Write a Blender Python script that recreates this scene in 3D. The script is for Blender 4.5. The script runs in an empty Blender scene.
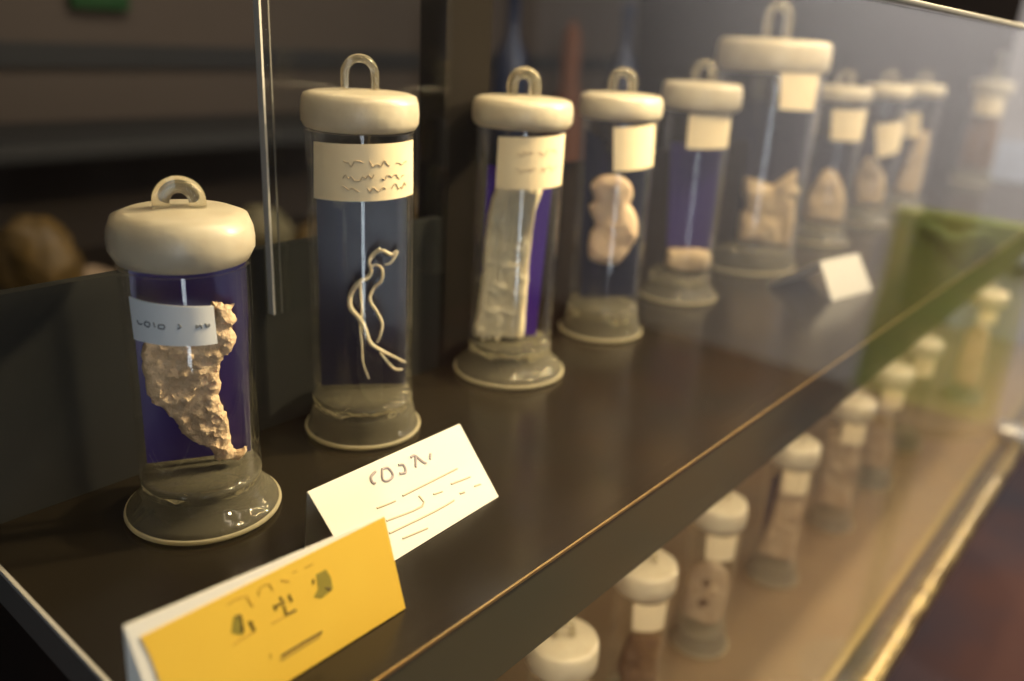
import bpy, bmesh, math, random
from mathutils import Vector, Matrix, noise
from mathutils.geometry import delaunay_2d_cdt

# Lengths in metres; local outlines of jars, labels and cards in millimetres.
# World: X runs along the shelf, Y goes into the case, Z up; z = 0 is the top of the upper shelf.
JAR_AT = {'j1': (0.2265, 0.4185), 'j2': (0.367, 0.437), 'j3': (0.533, 0.436), 'j4': (0.685, 0.442), 'j5': (0.86, 0.452), 'j6': (1.072, 0.47), 'j7': (1.31, 0.455), 'j8': (1.535, 0.46), 'j9': (1.74, 0.46), 'j10': (2.3, 0.455)}
JAR_IN = {'j1': {'spec': [(-21.3, 120.7), (9.9, 120.7), (11.7, 130.7), (16.0, 131.6), (19.0, 129.0), (24.0, 129.9), (22.6, 124.6), (25.0, 120.2), (22.0, 116.2), (24.0, 111.8), (23.0, 105.1), (20.0, 100.4), (15.9, 96.5), (13.9, 91.7), (13.7, 79.1), (12.6, 71.5), (16.0, 62.7), (17.1, 52.8), (17.6, 42.7), (20.2, 38.3), (26.0, 39.5), (25.2, 34.9), (20.9, 32), (15.5, 32), (8.2, 32), (7.5, 36.1), (2.9, 42.7), (-3.5, 46.9), (-9.1, 52.9), (-11.8, 59.7), (-17.9, 70.0), (-24.3, 76.4), (-25.7, 89.5), (-25.9, 103.4)], 'plate': [(-28.4, 151.9), (32.7, 151.2), (28.8, 32), (-29.8, 32)], 'label': [(-27.8, 142.4), (12.2, 138.3), (12.9, 116.9), (-27.5, 118.9)]}, 'j2': {'label': [(-28.7, 210.5), (33.1, 212.5), (33.5, 177.2), (-29.7, 174.5)], 'plate': [(7.2, 171.2), (32.1, 173.7), (32.0, 32.7), (6.4, 32)], 'a': [(12.5, 137.9), (7.7, 133.6), (4.9, 128.6), (6.3, 122.1), (4.2, 117.0), (-1.4, 114.1), (-5.6, 109.0), (-8.4, 101.7), (-7.8, 95.0), (-3.7, 89.1), (1.1, 80.8), (4.5, 70.8), (8.8, 65.4), (15.9, 60.7), (24.6, 56.7), (30.4, 53.4)], 'b': [(6.3, 125.7), (10.4, 126.5), (13.9, 123.6), (13.2, 115.6), (7.6, 109.0), (5.4, 101.7), (10.3, 92.7), (13.8, 83.7), (12.4, 76.1), (10.2, 70.0)], 'c': [(-1.4, 113.4), (-0.8, 102.4), (-0.2, 91.3), (-1.7, 80.0), (-0.5, 64.7), (0.1, 53.1), (4.3, 39.7)], 'd': [(4.9, 128.6), (9.8, 134.3), (14.6, 136.5), (20.1, 133.7), (24.2, 135.9), (20.1, 128.7), (15.9, 126.5)], 'e': [(12.3, 61.5), (17.4, 54.4), (22.4, 49.6), (28.2, 48.7)]}, 'j3': {'label': [(-17.3, 205.9), (34.2, 208.6), (33.8, 168.5), (-17.9, 165.6)], 'plate': [(-25.9, 179.0), (28.1, 168.2), (22.3, 32), (-28.2, 32)], 'spec': [(-17.2, 167.3), (17.5, 165.9), (14.2, 140.0), (12.6, 109.9), (12.2, 74.6), (11.7, 38.0), (9.0, 32), (-11.3, 32), (-31.8, 32), (-30.2, 54.0), (-26.4, 90.2), (-25.8, 116.4), (-22.8, 146.3)]}, 'j4': {'label': [(-4.8, 205.9), (32.2, 210.1), (34.5, 171.3), (-1.2, 166.9)], 'plate': [(-31, 198.6), (31, 170.4), (31, 37.7), (-23.0, 32.2)], 'spec': [(-22.5, 147.1), (-16.5, 155.3), (-4.3, 159.0), (7.3, 157.9), (16.7, 151.0), (19.6, 140.5), (17.6, 132.6), (22.1, 126.1), (27.1, 114.6), (27.6, 100.7), (22.0, 88.1), (15.3, 76.4), (8.9, 70.7), (-6.2, 71.4), (-16.4, 74.7), (-19.4, 86.7), (-18.6, 101.0), (-14.4, 109.3), (-19.3, 119.9), (-21.9, 127.6), (-17.5, 133.8)]}, 'j5': {'label': [(-10.4, 211.2), (33.5, 213.2), (34.2, 176.7), (-9.2, 174.5)], 'plate': [(-27.0, 175.3), (29.0, 175.2), (32, 58.4), (-17.7, 55.5)], 'block': [(-17.7, 55.5), (31.3, 58.2), (31.9, 32), (-16.3, 32)]}, 'j6': {'label': [(11.0, 255.5), (57.4, 254.7), (57.5, 210.7), (16.6, 211.4)], 'plate': [(-39.5, 215.0), (60, 208.9), (60, 52.2), (-24.1, 32)], 'spec': [(-11.5, 118.6), (7.2, 115.1), (23.3, 111.3), (36.8, 123.2), (51.6, 133.8), (53.5, 114.3), (60, 107.3), (56.9, 93.4), (60, 67.0), (60, 32.9), (60, 32), (34.7, 32), (-0.7, 32), (-9.6, 32), (-11.8, 65.7), (-5.9, 80.0), (-14.0, 99.6)]}, 'j7': {'label': [(-11.8, 201.7), (49.6, 203.6), (51.2, 158.7), (-7.0, 157.9)], 'plate': [(-7.9, 154.8), (30, 157.0), (30, 45.6), (8.9, 41.4)], 'spec': [(14.5, 93.4), (30, 90.8), (30, 70.0), (30, 44.0), (30, 32), (30, 32), (12.9, 32), (9.1, 57.2)]}, 'j8': {'label': [(-9.3, 170.3), (31.8, 178.8), (39.9, 129.5), (2.6, 115.6)], 'plate': [(3.9, 117.4), (30, 131.1), (30, 36.0), (8.8, 32)], 'spec': [(7.1, 117.8), (19.8, 101.9), (26.5, 33.0), (11.4, 32), (3.9, 65.5)]}, 'j10': {'label': [(-49.9, 208.3), (38.5, 208.3), (42.0, 174.6), (-42.0, 172.0)], 'spec': [(-1.3, 152.4), (30, 155.7), (30, 84.1), (30, 32), (18.1, 32), (-19.7, 32), (-21.1, 75.1)]}, 'j9': {'label': [(-26.0, 180.9), (4.8, 183.5), (10.2, 139.7), (-17.4, 137.1)], 'plate': [(-7.3, 130.6), (30, 135.2), (30, 32), (0.3, 32)], 'spec': [(16.4, 160.6), (30, 153.9), (30, 89.9), (30, 50.2), (16.4, 47.5), (8.5, 113.4)]}}
LOW_AT = {'a': (0.5009, 0.331), 'b': (0.6464, 0.3354), 'c': (0.8015, 0.3343), 'd': (0.9946, 0.3257), 'e': (1.1868, 0.3177), 'f': (1.3671, 0.3162), 'g': (1.5584, 0.3202), 'h': (1.8948, 0.2913)}
LOW_IN = {'b': {'label': [(-11.3, 153.5), (25.2, 152.9), (25.3, 117.0), (-7.4, 114.5)], 'spec': [(-6.1, 102.1), (17.2, 107.5), (26, 73.7), (21.6, 32), (-4.5, 32), (-12.8, 64.2)]}, 'c': {'label': [(-0.6, 157.2), (24.4, 163.4), (29.2, 129.6), (4.7, 126.0)], 'spec': [(-17.0, 96.7), (-5.2, 113.8), (10.9, 113.8), (21.8, 93.1), (20.9, 57.4), (13.3, 32), (-6.8, 32), (-19.3, 38.7), (-20.8, 70.1)]}, 'd': {'plate': [(-26, 142.9), (-0.8, 162.4), (-9.4, 52.1), (-26, 34.8)], 'spec': [(-6.9, 160.8), (17.3, 152.2), (26, 109.8), (24.4, 54.3), (16.8, 32), (-8.2, 32), (-17.2, 33.7), (-11.5, 83.1)]}, 'e': {'spec': [(-20.9, 152.4), (6.5, 156.2), (26, 123.5), (23.4, 63.4), (18.1, 32), (-11.2, 32), (-24.6, 32), (-26, 100.5)], 'label': [(-21.1, 201.3), (22.5, 218.1), (24.2, 180.2), (-11.8, 164.6)]}, 'f': {'spec': [(-16.6, 146.7), (8.6, 135.1), (19.2, 64.6), (14.0, 32), (-10.8, 32), (-25.9, 70.5)]}, 'a': {'label': [(-12.2, 126.7), (27.8, 133.2), (26.2, 98.5), (-10.0, 92.4)]}}
YELLOW_INK = {'dark': [[(39.9, 9.88), (42.17, 10.25), (42.02, 13.56), (41.78, 17.2)], [(41.3, 14.7), (41.3, 18.08)], [(46.63, 15.1), (46.49, 16.17)], [(45.36, 14.47), (46.8, 19.37)], [(62.11, 11.09), (62.85, 13.0)], [(58.51, 13.25), (58.66, 15.66)], [(63.01, 15.42), (63.05, 19.75)], [(66.59, 12.04), (67.33, 15.54)], [(62.95, 20.09), (68.15, 20.27)], [(59.53, 14.13), (63.83, 14.1)], [(80.52, 10.95), (79.94, 12.94)], [(85.34, 17.62), (87.73, 19.14), (86.57, 19.83)], [(55.68, 36.31), (64.46, 35.99), (78.03, 36.01)]], 'faint': [[(35.75, 20.46), (47.06, 19.88)], [(55.15, 20.51), (62.86, 20.44)], [(37.86, 3.3), (42.29, 2.82), (47.23, 3.66), (47.46, 5.66), (48.84, 9.35)], [(52.6, 6.2), (53.83, 3.34), (58.45, 3.18), (59.53, 6.77)], [(64.57, 4.06), (68.59, 6.68)], [(71.25, 3.56), (73.41, 3.74)], [(77.79, 4.11), (82.35, 4.13)], [(50.85, 32.58), (50.59, 34.91)]], 'olive': [[(36.44, 15.23), (39.31, 9.22), (41.91, 9.75), (41.99, 17.31), (40.28, 18.31)], [(82.62, 9.48), (88.24, 9.42), (89.64, 14.29), (89.23, 19.84), (81.92, 21.29), (78.48, 18.85), (81.79, 16.37)]], 'band': [[(54.55, 37.27), (77.82, 36.71), (75.99, 38.21), (55.0, 38.68)]]}
WHITE_INK = {'violet': [[(36.12, 2.6), (31.62, 4.15), (30.54, 7.58), (32.24, 8.5)], [(41.05, 3.15), (45.32, 3.91), (46.0, 9.17), (41.37, 10.69), (37.92, 8.75), (41.05, 3.15)], [(53.06, 5.06), (56.45, 6.44), (55.2, 10.98), (50.81, 10.17)], [(64.13, 4.44), (67.98, 4.43), (63.99, 11.05)], [(67.98, 4.43), (70.98, 10.29), (72.73, 11.51)], [(79.3, 7.88), (76.73, 10.53)]], 'brown': [[(24.62, 21.83), (38.36, 23.12)], [(44.8, 22.51), (92.31, 23.69)], [(55.26, 27.08), (53.91, 33.46), (26.24, 30.65)], [(65.6, 30.57), (72.75, 31.63)], [(81.8, 30.35), (98.66, 32.18)], [(23.89, 37.6), (58.99, 39.73), (77.45, 39.85)], [(84.22, 38.16), (87.97, 38.74)], [(97.89, 38.78), (103.2, 39.44)], [(30.14, 43.88), (49.29, 46.15)]]}
CAM_AXES = [[0.645129, -0.762288, 0.052218], [0.231389, 0.260044, 0.937463], [-0.728195, -0.592701, 0.344146]]
CAM_LENS = 29.2935

SC = bpy.context.scene
COL = SC.collection
PI = math.pi
FLOOR_Z = -1.05
LOW_Z = -0.40
SLAB_BOTTOM = -0.06
SHELF_FRONT, SHELF_BACK = 0.232, 0.482
GLASS_Y = 0.15

# ------------------------------------------------------------------ materials
def mat_base(name):
    m = bpy.data.materials.new(name)
    m.use_nodes = True
    nt = m.node_tree
    for n in list(nt.nodes):
        nt.nodes.remove(n)
    out = nt.nodes.new('ShaderNodeOutputMaterial')
    return m, nt, out

def principled(name, col, rough=0.5, metal=0.0, spec=0.5, trans=0.0, sss=0.0, ior=1.45,
               var=0.0, var_scale=40.0, var_col=None, bump=0.0, bump_scale=200.0, rough_var=0.0):
    m, nt, out = mat_base(name)
    p = nt.nodes.new('ShaderNodeBsdfPrincipled')
    nt.links.new(p.outputs[0], out.inputs[0])
    p.inputs['Base Color'].default_value = (*col, 1)
    p.inputs['Roughness'].default_value = rough
    p.inputs['Metallic'].default_value = metal
    p.inputs['Specular IOR Level'].default_value = spec
    p.inputs['IOR'].default_value = ior
    p.inputs['Transmission Weight'].default_value = trans
    if sss:
        p.inputs['Subsurface Weight'].default_value = sss
        p.inputs['Subsurface Radius'].default_value = (0.01, 0.008, 0.006)
        p.inputs['Subsurface Scale'].default_value = 0.5
    tc = nt.nodes.new('ShaderNodeTexCoord')
    if var > 0 or rough_var > 0:
        nz = nt.nodes.new('ShaderNodeTexNoise')
        nz.inputs['Scale'].default_value = var_scale
        nz.inputs['Detail'].default_value = 5
        nt.links.new(tc.outputs['Object'], nz.inputs['Vector'])
        if var > 0:
            mx = nt.nodes.new('ShaderNodeMix'); mx.data_type = 'RGBA'
            rmp = nt.nodes.new('ShaderNodeMapRange')
            rmp.inputs['From Min'].default_value = 0.35
            rmp.inputs['From Max'].default_value = 0.65
            rmp.inputs['To Max'].default_value = var
            nt.links.new(nz.outputs['Fac'], rmp.inputs['Value'])
            nt.links.new(rmp.outputs['Result'], mx.inputs['Factor'])
            mx.inputs['A'].default_value = (*col, 1)
            mx.inputs['B'].default_value = (*(var_col or tuple(c * 0.5 for c in col)), 1)
            nt.links.new(mx.outputs['Result'], p.inputs['Base Color'])
        if rough_var > 0:
            r2 = nt.nodes.new('ShaderNodeMapRange')
            r2.inputs['To Min'].default_value = rough - rough_var
            r2.inputs['To Max'].default_value = rough + rough_var
            nt.links.new(nz.outputs['Fac'], r2.inputs['Value'])
            nt.links.new(r2.outputs['Result'], p.inputs['Roughness'])
    if bump > 0:
        nb = nt.nodes.new('ShaderNodeTexNoise')
        nb.inputs['Scale'].default_value = bump_scale
        nb.inputs['Detail'].default_value = 6
        nt.links.new(tc.outputs['Object'], nb.inputs['Vector'])
        bp = nt.nodes.new('ShaderNodeBump')
        bp.inputs['Strength'].default_value = bump
        bp.inputs['Distance'].default_value = 0.002
        nt.links.new(nb.outputs['Fac'], bp.inputs['Height'])
        nt.links.new(bp.outputs['Normal'], p.inputs['Normal'])
    return m

def sheet_glass(name, tint=(1, 1, 1), f0=0.035, gain=0.96, rough=0.0, power=5.0):
    """clear thin-walled glass: see-through, with reflection that grows towards grazing angles"""
    m, nt, out = mat_base(name)
    N = nt.nodes.new; Lk = nt.links.new
    geo = N('ShaderNodeNewGeometry')
    dot = N('ShaderNodeVectorMath'); dot.operation = 'DOT_PRODUCT'
    Lk(geo.outputs['Normal'], dot.inputs[0]); Lk(geo.outputs['Incoming'], dot.inputs[1])
    ab = N('ShaderNodeMath'); ab.operation = 'ABSOLUTE'; Lk(dot.outputs['Value'], ab.inputs[0])
    inv = N('ShaderNodeMath'); inv.operation = 'SUBTRACT'; inv.inputs[0].default_value = 1.0; Lk(ab.outputs[0], inv.inputs[1])
    pw = N('ShaderNodeMath'); pw.operation = 'POWER'; pw.inputs[1].default_value = power; Lk(inv.outputs[0], pw.inputs[0])
    ma = N('ShaderNodeMath'); ma.operation = 'MULTIPLY_ADD'
    ma.inputs[1].default_value = gain; ma.inputs[2].default_value = f0; Lk(pw.outputs[0], ma.inputs[0])
    tr = N('ShaderNodeBsdfTransparent'); tr.inputs[0].default_value = (*tint, 1)
    gl = N('ShaderNodeBsdfGlossy'); gl.inputs['Roughness'].default_value = rough
    gl.inputs[0].default_value = (1, 1, 1, 1)
    mx = N('ShaderNodeMixShader')
    Lk(ma.outputs[0], mx.inputs[0]); Lk(tr.outputs[0], mx.inputs[1]); Lk(gl.outputs[0], mx.inputs[2])
    Lk(mx.outputs[0], out.inputs[0])
    return m

def solid_glass(name, col=(1, 1, 1), rough=0.02, ior=1.45, milk=0.0, wave=0.0):
    """cast glass; milk = share of light the cloudy, seedy glass scatters"""
    m, nt, out = mat_base(name)
    g = nt.nodes.new('ShaderNodeBsdfGlass')
    g.inputs['Color'].default_value = (*col, 1)
    g.inputs['Roughness'].default_value = rough
    g.inputs['IOR'].default_value = ior
    d = nt.nodes.new('ShaderNodeBsdfTranslucent'); d.inputs[0].default_value = (0.8, 0.74, 0.54, 1)
    d2 = nt.nodes.new('ShaderNodeBsdfDiffuse'); d2.inputs[0].default_value = (0.8, 0.74, 0.54, 1)
    md = nt.nodes.new('ShaderNodeMixShader'); md.inputs[0].default_value = 0.5
    nt.links.new(d.outputs[0], md.inputs[1]); nt.links.new(d2.outputs[0], md.inputs[2])
    mx = nt.nodes.new('ShaderNodeMixShader'); mx.inputs[0].default_value = milk
    nt.links.new(g.outputs[0], mx.inputs[1]); nt.links.new(md.outputs[0], mx.inputs[2])
    nt.links.new(mx.outputs[0], out.inputs[0])
    if wave:
        tc = nt.nodes.new('ShaderNodeTexCoord'); nz = nt.nodes.new('ShaderNodeTexNoise')
        nz.inputs['Scale'].default_value = 80; nz.inputs['Detail'].default_value = 1
        bp = nt.nodes.new('ShaderNodeBump'); bp.inputs['Strength'].default_value = wave; bp.inputs['Distance'].default_value = 0.006
        nt.links.new(tc.outputs['Object'], nz.inputs['Vector']); nt.links.new(nz.outputs['Fac'], bp.inputs['Height'])
        nt.links.new(bp.outputs['Normal'], g.inputs['Normal'])
    return m

M = {}
M['jar_wall'] = sheet_glass('clear_jar_glass', (0.985, 0.985, 0.975), 0.028, 0.8, 0.02, 3.8)
M['jar_foot'] = solid_glass('cast_foot_glass', (0.98, 0.97, 0.90), 0.06, milk=0.22, wave=1.0)
M['seedy_foot'] = solid_glass('seedy_foot_glass', (0.98, 0.97, 0.90), 0.10, milk=0.5, wave=1.0)  # brighter copy of the foot glass; extra milk lifts the dim lower feet
M['foot_rim'] = solid_glass('ground_rim_glass', (0.98, 0.96, 0.88), 0.25, milk=0.75)  # milky colour paints the bright highlight along the foot's bottom edge
M['loop'] = solid_glass('loop_glass', (0.98, 0.96, 0.9), 0.08, milk=0.14)
M['lid'] = principled('ground_glass_lid', (0.68, 0.62, 0.48), 0.33, spec=0.5, sss=0.12, trans=0.25, var=0.6, var_scale=60,
                      var_col=(0.54, 0.47, 0.34), bump=0.2, bump_scale=160)
M['plate'] = principled('violet_plate', (0.055, 0.035, 0.19), 0.25, spec=0.4)
M['plate_grey'] = principled('slate_violet_plate', (0.028, 0.026, 0.052), 0.25, spec=0.4)
M['plate_navy'] = principled('navy_plate', (0.018, 0.022, 0.055), 0.25, spec=0.4)
M['plate_blue'] = principled('deep_violet_plate', (0.075, 0.022, 0.34), 0.25, spec=0.4)
M['label_white'] = principled('cool_white_label', (0.86, 0.87, 0.86), 0.6, var=0.25, var_scale=50, var_col=(0.76, 0.78, 0.76))
M['label_cream'] = principled('cream_label', (0.86, 0.74, 0.5), 0.6, var=0.4, var_scale=45, var_col=(0.78, 0.62, 0.38))
M['label_ink'] = principled('faded_brown_ink', (0.52, 0.41, 0.26), 0.7)
M['label_ink_grey'] = principled('grey_ink', (0.22, 0.23, 0.24), 0.7)
M['crust'] = principled('crusty_tissue', (0.88, 0.66, 0.44), 0.55, sss=0.15, var=0.7, var_scale=110,
                        var_col=(0.52, 0.37, 0.23), bump=0.9, bump_scale=420)
M['thread'] = principled('pale_worm', (0.92, 0.80, 0.58), 0.35, sss=0.3, var=0.4, var_scale=200)  # bright colour paints the highlights along a translucent worm
M['fibre'] = principled('fibrous_tissue', (0.90, 0.79, 0.56), 0.5, sss=0.2, var=0.7, var_scale=90,
                        var_col=(0.76, 0.65, 0.44), bump=0.4, bump_scale=260)
M['flesh'] = principled('pink_tan_tissue', (0.78, 0.60, 0.43), 0.5, sss=0.25, var=0.4, var_scale=60,
                        var_col=(0.66, 0.46, 0.30), bump=0.3, bump_scale=240)
M['tan'] = principled('tan_tissue', (0.70, 0.55, 0.37), 0.55, sss=0.15, var=0.6, var_scale=60,
                      var_col=(0.42, 0.31, 0.20), bump=0.5, bump_scale=200)
M['brown'] = principled('brown_tissue', (0.22, 0.12, 0.05), 0.55, var=0.6, var_scale=60,
                        var_col=(0.10, 0.05, 0.02), bump=0.5, bump_scale=200)
M['shelf'] = principled('black_brown_shelf', (0.017, 0.0135, 0.0082), 0.22, spec=0.5, rough_var=0.06, var=0.6,
                        var_scale=9, var_col=(0.016, 0.013, 0.009), bump=0.03, bump_scale=500)
M['fascia'] = principled('dark_fascia', (0.10, 0.088, 0.05), 0.6, spec=0.15)
M['end_metal'] = principled('dull_grey_metal', (0.16, 0.155, 0.14), 0.5, metal=0.4)
M['bright_edge'] = principled('pale_metal_edge', (0.62, 0.60, 0.55), 0.4, metal=0.3)
M['brass'] = principled('brass_edge', (0.78, 0.56, 0.26), 0.34, metal=0.9, var=0.5, var_scale=70, var_col=(0.55, 0.38, 0.16))
M['lip_brass'] = principled('dull_brass_lip', (0.36, 0.28, 0.13), 0.55, metal=0.5)
M['gold_rail'] = principled('gold_rail', (0.60, 0.46, 0.20), 0.32, metal=0.8, var=0.95, var_scale=45,
                            var_col=(0.18, 0.12, 0.05), bump=0.3, bump_scale=60)  # mottling in the colour stands in for reflections along the rail
M['rail_dark'] = principled('dark_channel', (0.05, 0.042, 0.032), 0.5)
M['low_board'] = principled('lower_board', (0.22, 0.16, 0.09), 0.42, spec=0.4, var=0.3, var_scale=14, var_col=(0.17, 0.12, 0.07))
M['low_back'] = principled('slate_back_panel', (0.021, 0.0215, 0.0205), 0.7, spec=0.15, var=0.4, var_scale=6, var_col=(0.017, 0.018, 0.017))
M['dark_post'] = principled('dark_post', (0.012, 0.010, 0.008), 0.85, spec=0.05)
M['dark_panel'] = principled('dark_umber_panel', (0.022, 0.016, 0.012), 0.85, spec=0.05, var=0.5, var_scale=5, var_col=(0.02, 0.016, 0.013))
M['pane'] = sheet_glass('front_pane_glass', (0.99, 0.99, 0.985), 0.02, 0.46, 0.0, 3.6)
M['back_pane'] = sheet_glass('back_pane_glass', (0.97, 0.98, 0.975), 0.02, 0.5, 0.0, 5.0)
M['pane_edge'] = principled('polished_pane_edge', (0.45, 0.47, 0.45), 0.15, trans=0.3, spec=0.8)
M['steel'] = principled('brushed_steel', (0.55, 0.54, 0.52), 0.3, metal=0.9)
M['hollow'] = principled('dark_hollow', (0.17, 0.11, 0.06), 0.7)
M['card_white'] = principled('white_card', (0.86, 0.84, 0.76), 0.65)
M['card_yellow'] = principled('yellow_card', (0.86, 0.56, 0.06), 0.6, var=0.25, var_scale=30, var_col=(0.80, 0.48, 0.045))
M['ink_dark'] = principled('dark_ink', (0.10, 0.065, 0.012), 0.7)
M['ink_faint'] = principled('faint_ink', (0.50, 0.29, 0.03), 0.7)
M['ink_olive'] = principled('olive_ink', (0.30, 0.24, 0.03), 0.7)
M['ink_band'] = principled('amber_ink', (0.56, 0.36, 0.05), 0.7)
M['ink_violet'] = principled('violet_grey_ink', (0.50, 0.44, 0.44), 0.7)
M['ink_brown'] = principled('pale_brown_ink', (0.66, 0.57, 0.42), 0.7)
M['green'] = principled('green_cloth', (0.21, 0.27, 0.06), 0.85, var=0.6, var_scale=14, var_col=(0.30, 0.30, 0.09), bump=0.4, bump_scale=300)
M['green_leaf'] = principled('pale_green_cloth', (0.30, 0.38, 0.12), 0.85, bump=0.4, bump_scale=300)
M['amber'] = principled('amber_stone', (0.17, 0.105, 0.03), 0.5, var=0.8, var_scale=25, var_col=(0.06, 0.042, 0.02), bump=0.5, bump_scale=60)
M['pale_stone'] = principled('pale_stone', (0.40, 0.29, 0.19), 0.6, var=0.8, var_scale=25, var_col=(0.14, 0.10, 0.07), bump=0.5, bump_scale=60)
M['olive_stone'] = principled('olive_stone', (0.24, 0.20, 0.11), 0.6, var=0.8, var_scale=25, var_col=(0.08, 0.08, 0.05), bump=0.5, bump_scale=60)
M['walnut'] = principled('walnut_cabinet', (0.055, 0.04, 0.03), 0.5, var=0.5, var_scale=6, var_col=(0.035, 0.026, 0.02))
M['wall_brown'] = principled('umber_wall', (0.085, 0.066, 0.052), 0.8, var=0.4, var_scale=2, var_col=(0.07, 0.056, 0.046))
M['band'] = principled('dark_band', (0.022, 0.023, 0.024), 0.6)
M['wall_pale'] = principled('rose_grey_wall', (0.52, 0.48, 0.45), 0.8, var=0.3, var_scale=2, var_col=(0.48, 0.44, 0.42))
M['ceiling'] = principled('dark_ceiling', (0.10, 0.09, 0.08), 0.9)
M['carpet'] = principled('red_violet_carpet', (0.13, 0.055, 0.036), 0.95, var=1.0, var_scale=2.3, var_col=(0.06, 0.046, 0.05), bump=0.5, bump_scale=250)
M['pale_blue'] = principled('pale_blue_board', (0.62, 0.66, 0.72), 0.6)  # colour of the window glow that the far panel stands in for
M['blue_glass'] = principled('blue_bottle_glass', (0.03, 0.04, 0.075), 0.25, spec=0.4)  # colour of bluish reflections, put on solid shapes
M['orange'] = principled('orange_clay', (0.16, 0.055, 0.02), 0.7, var=0.6, var_scale=20)  # colour of an orange reflection, put on a solid shape
M['stool'] = principled('dark_stool_wood', (0.05, 0.035, 0.025), 0.5)
M['leaf_green'] = principled('dark_green_enamel', (0.012, 0.06, 0.014), 0.5)

# ------------------------------------------------------------------ builders
def link(name, bm, mat, parent=None, smooth=True, angle=40):
    bmesh.ops.recalc_face_normals(bm, faces=bm.faces)
    me = bpy.data.meshes.new(name)
    bm.to_mesh(me); bm.free()
    if smooth:
        for p in me.polygons:
            p.use_smooth = True
        try:
            me.set_sharp_from_angle(angle=math.radians(angle))
        except Exception:
            pass
    o = bpy.data.objects.new(name, me)
    for m in (mat if isinstance(mat, (list, tuple)) else [mat]):
        me.materials.append(m)
    COL.objects.link(o)
    if parent is not None:
        o.parent = parent
    return o

def tag(o, label=None, cat=None, group=None, kind=None):
    if label: o['label'] = label
    if cat: o['category'] = cat
    if group: o['group'] = group
    if kind: o['kind'] = kind
    return o

def empty(name, loc, rz=0.0, label=None, cat=None, group=None):
    o = bpy.data.objects.new(name, None)
    o.empty_display_size = 0.02
    o.location = loc; o.rotation_euler = (0, 0, rz)
    COL.objects.link(o)
    return tag(o, label, cat, group)

def lathe(bm, prof, n=48, c=(0, 0, 0)):
    rings = []
    for r, z in prof:
        if r < 1e-6:
            rings.append([bm.verts.new((c[0], c[1], c[2] + z))])
        else:
            rings.append([bm.verts.new((c[0] + r * math.cos(2 * PI * k / n), c[1] + r * math.sin(2 * PI * k / n), c[2] + z)) for k in range(n)])
    for a, b in zip(rings, rings[1:]):
        for k in range(n):
            k2 = (k + 1) % n
            if len(a) == 1 and len(b) == 1: continue
            if len(a) == 1: bm.faces.new((a[0], b[k], b[k2]))
            elif len(b) == 1: bm.faces.new((a[k], a[k2], b[0]))
            else: bm.faces.new((a[k], a[k2], b[k2], b[k]))
    return rings

def box(bm, x0, x1, y0, y1, z0, z1, bevel=0.0):
    v = [bm.verts.new((x, y, z)) for x in (x0, x1) for y in (y0, y1) for z in (z0, z1)]
    f = [(0, 1, 3, 2), (4, 6, 7, 5), (0, 4, 5, 1), (2, 3, 7, 6), (0, 2, 6, 4), (1, 5, 7, 3)]
    fs = [bm.faces.new([v[i] for i in q]) for q in f]
    if bevel > 0:
        es = list({e for q in fs for e in q.edges})
        bmesh.ops.bevel(bm, geom=es, offset=bevel, segments=2, affect='EDGES', profile=0.5)

def box_obj(name, b, mat, parent=None, bevel=0.0):
    bm = bmesh.new(); box(bm, *b, bevel=bevel)
    return link(name, bm, mat, parent, smooth=bevel > 0)

def smooth_line(pts, sub=5):
    pts = [Vector(p) for p in pts]
    if len(pts) < 3: return pts
    out = []
    for i in range(len(pts) - 1):
        p0 = pts[max(i - 1, 0)]; p1 = pts[i]; p2 = pts[i + 1]; p3 = pts[min(i + 2, len(pts) - 1)]
        for k in range(sub):
            t = k / sub
            out.append(0.5 * ((2 * p1) + (p2 - p0) * t + (2 * p0 - 5 * p1 + 4 * p2 - p3) * t * t + (3 * p1 - p0 - 3 * p2 + p3) * t ** 3))
    out.append(pts[-1])
    return out

def tube(bm, pts, radii, n=10, flat=1.0, cap=True):
    pts = [Vector(p) for p in pts]
    if not isinstance(radii, (list, tuple)): radii = [radii] * len(pts)
    rings = []; up = None
    for i, p in enumerate(pts):
        t = (pts[min(i + 1, len(pts) - 1)] - pts[max(i - 1, 0)]).normalized()
        if up is None:
            up = Vector((0, 1, 0)) if abs(t.y) < 0.9 else Vector((1, 0, 0))
        up = (up - t * up.dot(t)).normalized(); sd = t.cross(up)
        rings.append([bm.verts.new(p + sd * radii[i] * math.cos(2 * PI * k / n) + up * radii[i] * flat * math.sin(2 * PI * k / n)) for k in range(n)])
    for a, b in zip(rings, rings[1:]):
        for k in range(n):
            bm.faces.new((a[k], a[(k + 1) % n], b[(k + 1) % n], b[k]))
    if cap:
        bm.faces.new(rings[0][::-1]); bm.faces.new(rings[-1])

def prism(bm, poly, y0, y1, sc=0.001):
    """outline in the local x-z plane, thickness along y"""
    a = [bm.verts.new((x * sc, y0, z * sc)) for x, z in poly]
    b = [bm.verts.new((x * sc, y1, z * sc)) for x, z in poly]
    bm.faces.new(a); bm.faces.new(b[::-1])
    n = len(poly)
    for i in range(n):
        bm.faces.new((a[i], b[i], b[(i + 1) % n], a[(i + 1) % n]))

def seg_dist(p, a, b):
    ab = b - a; t = max(0, min(1, (p - a).dot(ab) / max(ab.length_squared, 1e-12)))
    return (p - a - ab * t).length

def inside(p, poly):
    c = False; n = len(poly)
    for i in range(n):
        a, b = poly[i], poly[(i + 1) % n]
        if (a.y > p.y) != (b.y > p.y) and p.x < (b.x - a.x) * (p.y - a.y) / (b.y - a.y) + a.x:
            c = not c
    return c

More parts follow.
